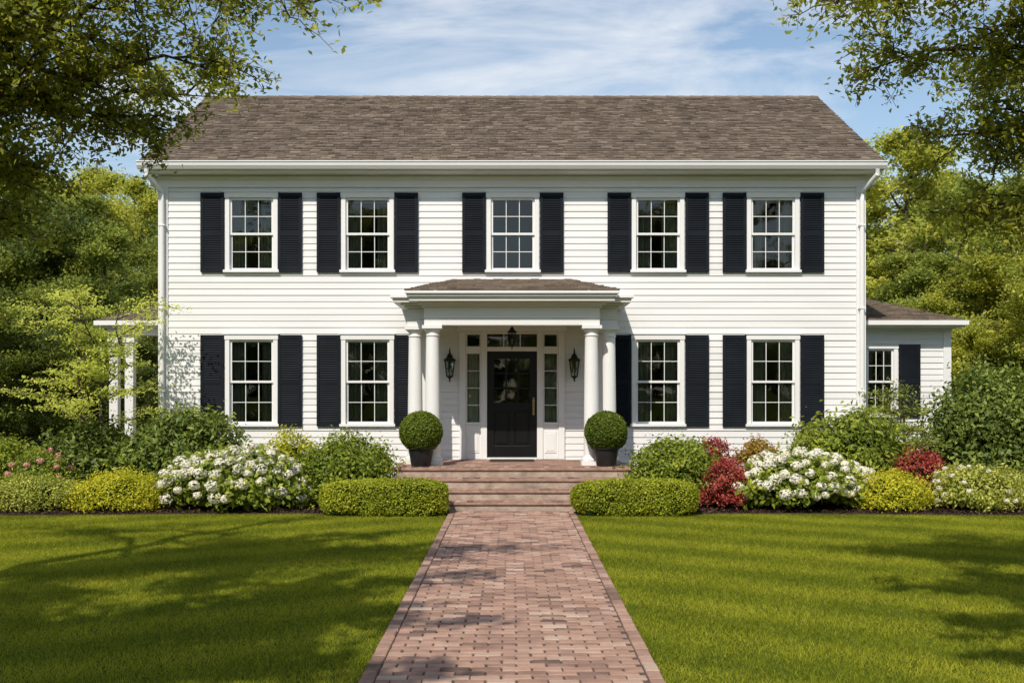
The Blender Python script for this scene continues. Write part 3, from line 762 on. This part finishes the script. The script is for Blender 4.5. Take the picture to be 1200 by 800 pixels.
for k_,px,py,d_ in [(0,20,215,31),(3,95,185,34),(1,165,180,37),(2,60,225,33),(3,130,225,30.5),(2,-40,150,30),(2,60,330,27.5),(2,170,330,29),(2,-10,330,26),(1,40,175,40),(2,120,380,28),(2,-110,120,32),(0,-60,240,25),(1,200,260,38),(2,95,320,29.5),(1,110,165,43)]: bgp(k_,px,py,d_)
for k_,px,py,d_ in [(1,1062,118,36),(0,1135,170,33),(1,1012,205,38),(1,1150,290,28.5),(0,1195,170,31),(3,1090,260,30),(0,1045,310,32),(1,1215,230,27),(0,1245,120,30),(1,1100,170,44),(1,1150,370,27.5),(1,1290,170,28)]: bgp(k_,px,py,d_)
for i in range(24):
    a=i/23; x=-60+120*a; bg(R0.choice([0,1,2,3]),x+R0.uniform(-2,2),30+R0.uniform(0,10),R0.uniform(7.5,10))
for i in range(22):
    x=-48+96*i/21; bg(R0.choice([0,1,2,3]),x+R0.uniform(-1,1),-50+R0.uniform(-3,3),R0.uniform(11,15.5) if abs(x)>5 else 10)
for i in range(24):
    x=-44+88*i/23; bg(R0.choice([0,2,3]),x+R0.uniform(-1,1),-43+R0.uniform(-2,2),R0.uniform(6,9))
for s in (-1,1):
    for i in range(6): bg(R0.choice([0,1,2,3]),s*(19+R0.uniform(0,5)),-16+i*6+R0.uniform(-1,1),R0.uniform(9,12))

def shade_tree(name,base,h,limbs,seed,mat,leaf=0.075,tr=0.24,nlv=18):
    rng=np.random.default_rng(seed); e=empty(name,base); wood=MB(); C=[]
    base=np.array(base,float)
    tp=branch_pts(rng,(0,0,0),(0.3,0.2,h),8,0,0.04); wood.tube(tp,[tr*(1-0.8*i/8)+(0.08 if i==0 else 0) for i in range(9)],12)
    for (u,tgt,dens) in limbs:
        p0=at(tp,u); p1=np.array(tgt,float)-base; L=np.linalg.norm(p1-p0)
        lp=branch_pts(rng,p0,p1,8,0.10,0.09); wood.tube(lp,[0.06*(1-0.92*k/8) for k in range(9)],7)
        n=int(L*6.5*dens)
        for j in range(n):
            w=0.22+0.78*(j+rng.uniform())/n; s0=at(lp,min(w,0.999)); dirl=(p1-p0)/L
            dd=unit((rng.normal(size=(1,3))*[1,1,0.5]+dirl*0.7))[0]; sl_=rng.uniform(0.4,0.95)*(1.15-0.5*w)
            sp=branch_pts(rng,s0,s0+dd*sl_+[0,0,-0.12],4,0.08,0.15); wood.tube(sp,[0.011,0.009,0.007,0.004,0.003],4)
            for m in range(6):
                q0=at(sp,0.15+0.85*m/6); d2=unit(rng.normal(size=(1,3))*[1,1,0.5]+dd*0.5)[0]; tl=rng.uniform(0.15,0.35)
                q1=q0+d2*tl+[0,0,-0.05]; wood.tube([q0,(q0+q1)/2+[0,0,0.02],q1],[0.004,0.003,0.002],3)
                uu=rng.uniform(0,1,nlv)[:,None]; C.append(q0+(q1-q0)*uu+rng.normal(size=(nlv,3))*0.055)
    C=np.concatenate(C); N=rng.normal(size=C.shape)*0.6+[0,-0.3,0.6]
    addobj('crown',quadmesh('crown',leaf_arrays(rng,C,N,leaf,0.5),np.clip(rng.normal(0.5,0.19,len(C)),0,1),mat),e)
    wood.obj('trunk',M_bark,e)
    return e
lw=[(0.42,(-1.6,-12.0,5.15),0.9),(0.41,(-2.2,-12.3,5.1),1.1),(0.40,(-2.3,-11.8,4.6),1.2),(0.38,(-3.0,-11.4,4.25),1.4),(0.35,(-3.9,-11.6,3.85),1.5),(0.45,(-2.8,-12.6,5.1),1.2),
    (0.44,(-3.4,-10.4,5.0),1.3),(0.33,(-4.4,-10.8,4.0),1.6),(0.42,(-4.2,-12.8,4.8),1.5),(0.37,(-4.0,-11.0,4.6),1.5),(0.43,(-3.3,-12.0,4.8),1.4),(0.30,(-4.2,-11.5,3.45),1.4),(0.40,(-2.7,-11.2,4.6),1.2),
    (0.7,(-5.2,-16.0,7.4),0.9),(0.8,(-6.5,-14.5,8.4),0.8),(0.8,(-8.5,-12.8,8.0),0.8),(0.6,(-6.8,-17.0,6.4),1.0),(0.9,(-6.3,-12.5,9.4),0.8),(0.6,(-9,-11,6.5),0.8)]
T_f=leafmat('leaf_shade_tree',(0.048,0.070,0.010),(0.13,0.16,0.020),(0.29,0.31,0.04),0.5,gain=1.65)
shade_tree('shade_tree',(-6.9,-12.6,0),9.0,lw,21,T_f,leaf=0.062)
rw=[(0.42,(2.6,-12.0,5.15),1.0),(0.42,(2.9,-12.3,5.1),1.2),(0.40,(3.0,-11.6,4.7),1.3),(0.36,(3.6,-11.3,4.2),1.4),(0.33,(3.8,-11.0,3.6),1.2),(0.45,(3.3,-12.6,5.2),1.3),(0.42,(4.2,-10.6,4.9),1.4),(0.35,(4.5,-10.9,4.1),1.6),(0.43,(3.9,-12.0,4.9),1.4),(0.38,(4.1,-11.6,4.4),1.4),(0.31,(4.3,-11.2,3.6),1.3),
    (0.7,(5.6,-16.4,7.2),0.9),(0.8,(7.0,-14.5,8.4),0.8),(0.8,(8.9,-12.8,8.0),0.8),(0.6,(7.0,-17.0,6.4),0.9),(0.9,(6.8,-12.5,9.4),0.8),(0.6,(9,-11,6.5),0.8)]
shade_tree('shade_tree',(7.1,-12.4,0),9.0,rw,22,T_f,leaf=0.062)
for s,sx in ((-1,21),(1,31)):
    rr_=random.Random(sx); L_=[]
    for i in range(30):
        x=s*rr_.uniform(2.0,9.0) -0.9; y=rr_.uniform(-21.0,-15.6); z=rr_.uniform(6.3,8.6)
        L_.append((rr_.uniform(0.5,0.9),(x,y,z),0.85))
    shade_tree('shade_tree',(s*6.8,-20.5,0),9.5,L_,sx+9,T_f,leaf=0.14,nlv=8)

def maple(name,x,y,h,R,seed,mat,nl=13,leaf=0.075,per=22):
    e=empty(name,(x,y,0)); rng=np.random.default_rng(seed); wood=MB(); C=[]
    fork=h*0.2
    wood.tube([(0,0,0),(0.03,0,fork*0.6),(0,0,fork)],[0.07,0.055,0.05],8)
    stems=[]
    for k in range(3):
        a=k*2.1+0.4; p=branch_pts(rng,(0,0,fork),(math.cos(a)*R*0.3,math.sin(a)*R*0.3,h*rng.uniform(0.8,0.95)),6,0,0.12)
        wood.tube(p,[0.042*(1-0.85*i/6) for i in range(7)],6); stems.append(p)
    for i in range(nl):
        p=stems[i%3]; u=0.18+0.80*i/nl; p0=at(p,u); az=i*2.399; rr=R*(1.0-0.55*u)*rng.uniform(0.75,1.1)
        p1=p0+np.array([math.cos(az)*rr,math.sin(az)*rr*0.8,0.15*rr+0.1]); lp=branch_pts(rng,p0,p1,5,0.08,0.08)
        wood.tube(lp,[0.018*(1-0.85*k/5) for k in range(6)],5)
        for j in range(13):
            w=0.25+0.74*j/13; s0=at(lp,w); dd=rng.normal(size=3)*[1,1,0.2]; dd/=np.linalg.norm(dd); s1=s0+dd*rng.uniform(0.15,0.45)
            wood.tube([s0,s1],[0.006,0.002],3)
            for m in range(2):
                C.append(s0+(s1-s0)*(0.5+0.5*m)+rng.normal(size=(per,3))*[0.12,0.12,0.03])
    C=np.concatenate(C); N=rng.normal(size=C.shape)*0.45+[0,-0.25,0.8]
    addobj('crown',quadmesh('crown',leaf_arrays(rng,C,N,leaf,0.5),np.clip(rng.normal(0.5,0.18,len(C)),0,1),mat),e)
    wood.obj('trunk',M_bark,e)
maple('ornamental_maple',PX(108,19.7),-1.0,4.05,1.75,5,T_m,nl=24,leaf=0.064,per=14)
maple('young_tree',PX(1050,20.2),-0.5,2.3,0.7,6,T_a,nl=11,leaf=0.06,per=12)

# ================================================================= LIGHT, SKY, CAMERA
EL=math.radians(46); ROT=math.radians(200)
sd_=Vector((math.sin(ROT)*math.cos(EL),math.cos(ROT)*math.cos(EL),math.sin(EL)))
L=bpy.data.lights.new('sun','SUN'); L.energy=4.5; L.angle=math.radians(0.53); L.color=(1,0.925,0.81)
lo=bpy.data.objects.new('sun',L); COL.objects.link(lo); lo.rotation_euler=sd_.to_track_quat('Z','Y').to_euler(); lo.location=(-5,-20,30)
w=bpy.data.worlds.new('World'); scene.world=w; w.use_nodes=True; nt=w.node_tree
for n in list(nt.nodes): nt.nodes.remove(n)
out=nt.nodes.new('ShaderNodeOutputWorld'); bgn=nt.nodes.new('ShaderNodeBackground'); bgn.inputs[1].default_value=0.13
sky=nt.nodes.new('ShaderNodeTexSky'); sky.sky_type='NISHITA'; sky.sun_disc=False; sky.sun_elevation=EL; sky.sun_rotation=ROT; sky.air_density=1.2; sky.dust_density=0.3; sky.ozone_density=1.5
tc=nt.nodes.new('ShaderNodeTexCoord'); mp=nt.nodes.new('ShaderNodeMapping'); mp.inputs['Scale'].default_value=(1.0,1.0,5.0); mp.inputs['Rotation'].default_value=(0,math.radians(12),0); mp.inputs['Location'].default_value=(0.6,0.2,0.1)
nt.links.new(tc.outputs['Generated'],mp.inputs[0])
n1=nt.nodes.new('ShaderNodeTexNoise'); n1.inputs['Scale'].default_value=3.1; n1.inputs['Detail'].default_value=10; n1.inputs['Roughness'].default_value=0.58; n1.inputs['Distortion'].default_value=0.5
nt.links.new(mp.outputs[0],n1.inputs['Vector'])
rp=ramp(nt,[(0.44,(0.04,0.04,0.04)),(0.68,(0.92,0.92,0.92))]); nt.links.new(n1.outputs[0],rp.inputs[0])
mx=nt.nodes.new('ShaderNodeMixRGB'); mx.inputs[2].default_value=(6.7,7.0,7.4,1)
nt.links.new(rp.outputs[0],mx.inputs[0]); nt.links.new(sky.outputs[0],mx.inputs[1]); nt.links.new(mx.outputs[0],bgn.inputs[0]); nt.links.new(bgn.outputs[0],out.inputs[0])
cam=bpy.data.cameras.new('camera'); co=bpy.data.objects.new('camera',cam); COL.objects.link(co)
co.location=(0,CAMY,CAMZ); co.rotation_euler=(math.radians(90),0,0); cam.sensor_width=36; cam.lens=36*F/1200; cam.shift_y=62/1200; cam.clip_end=2000
scene.camera=co
scene.view_settings.view_transform='Standard'; scene.view_settings.look='None'; scene.view_settings.exposure=0
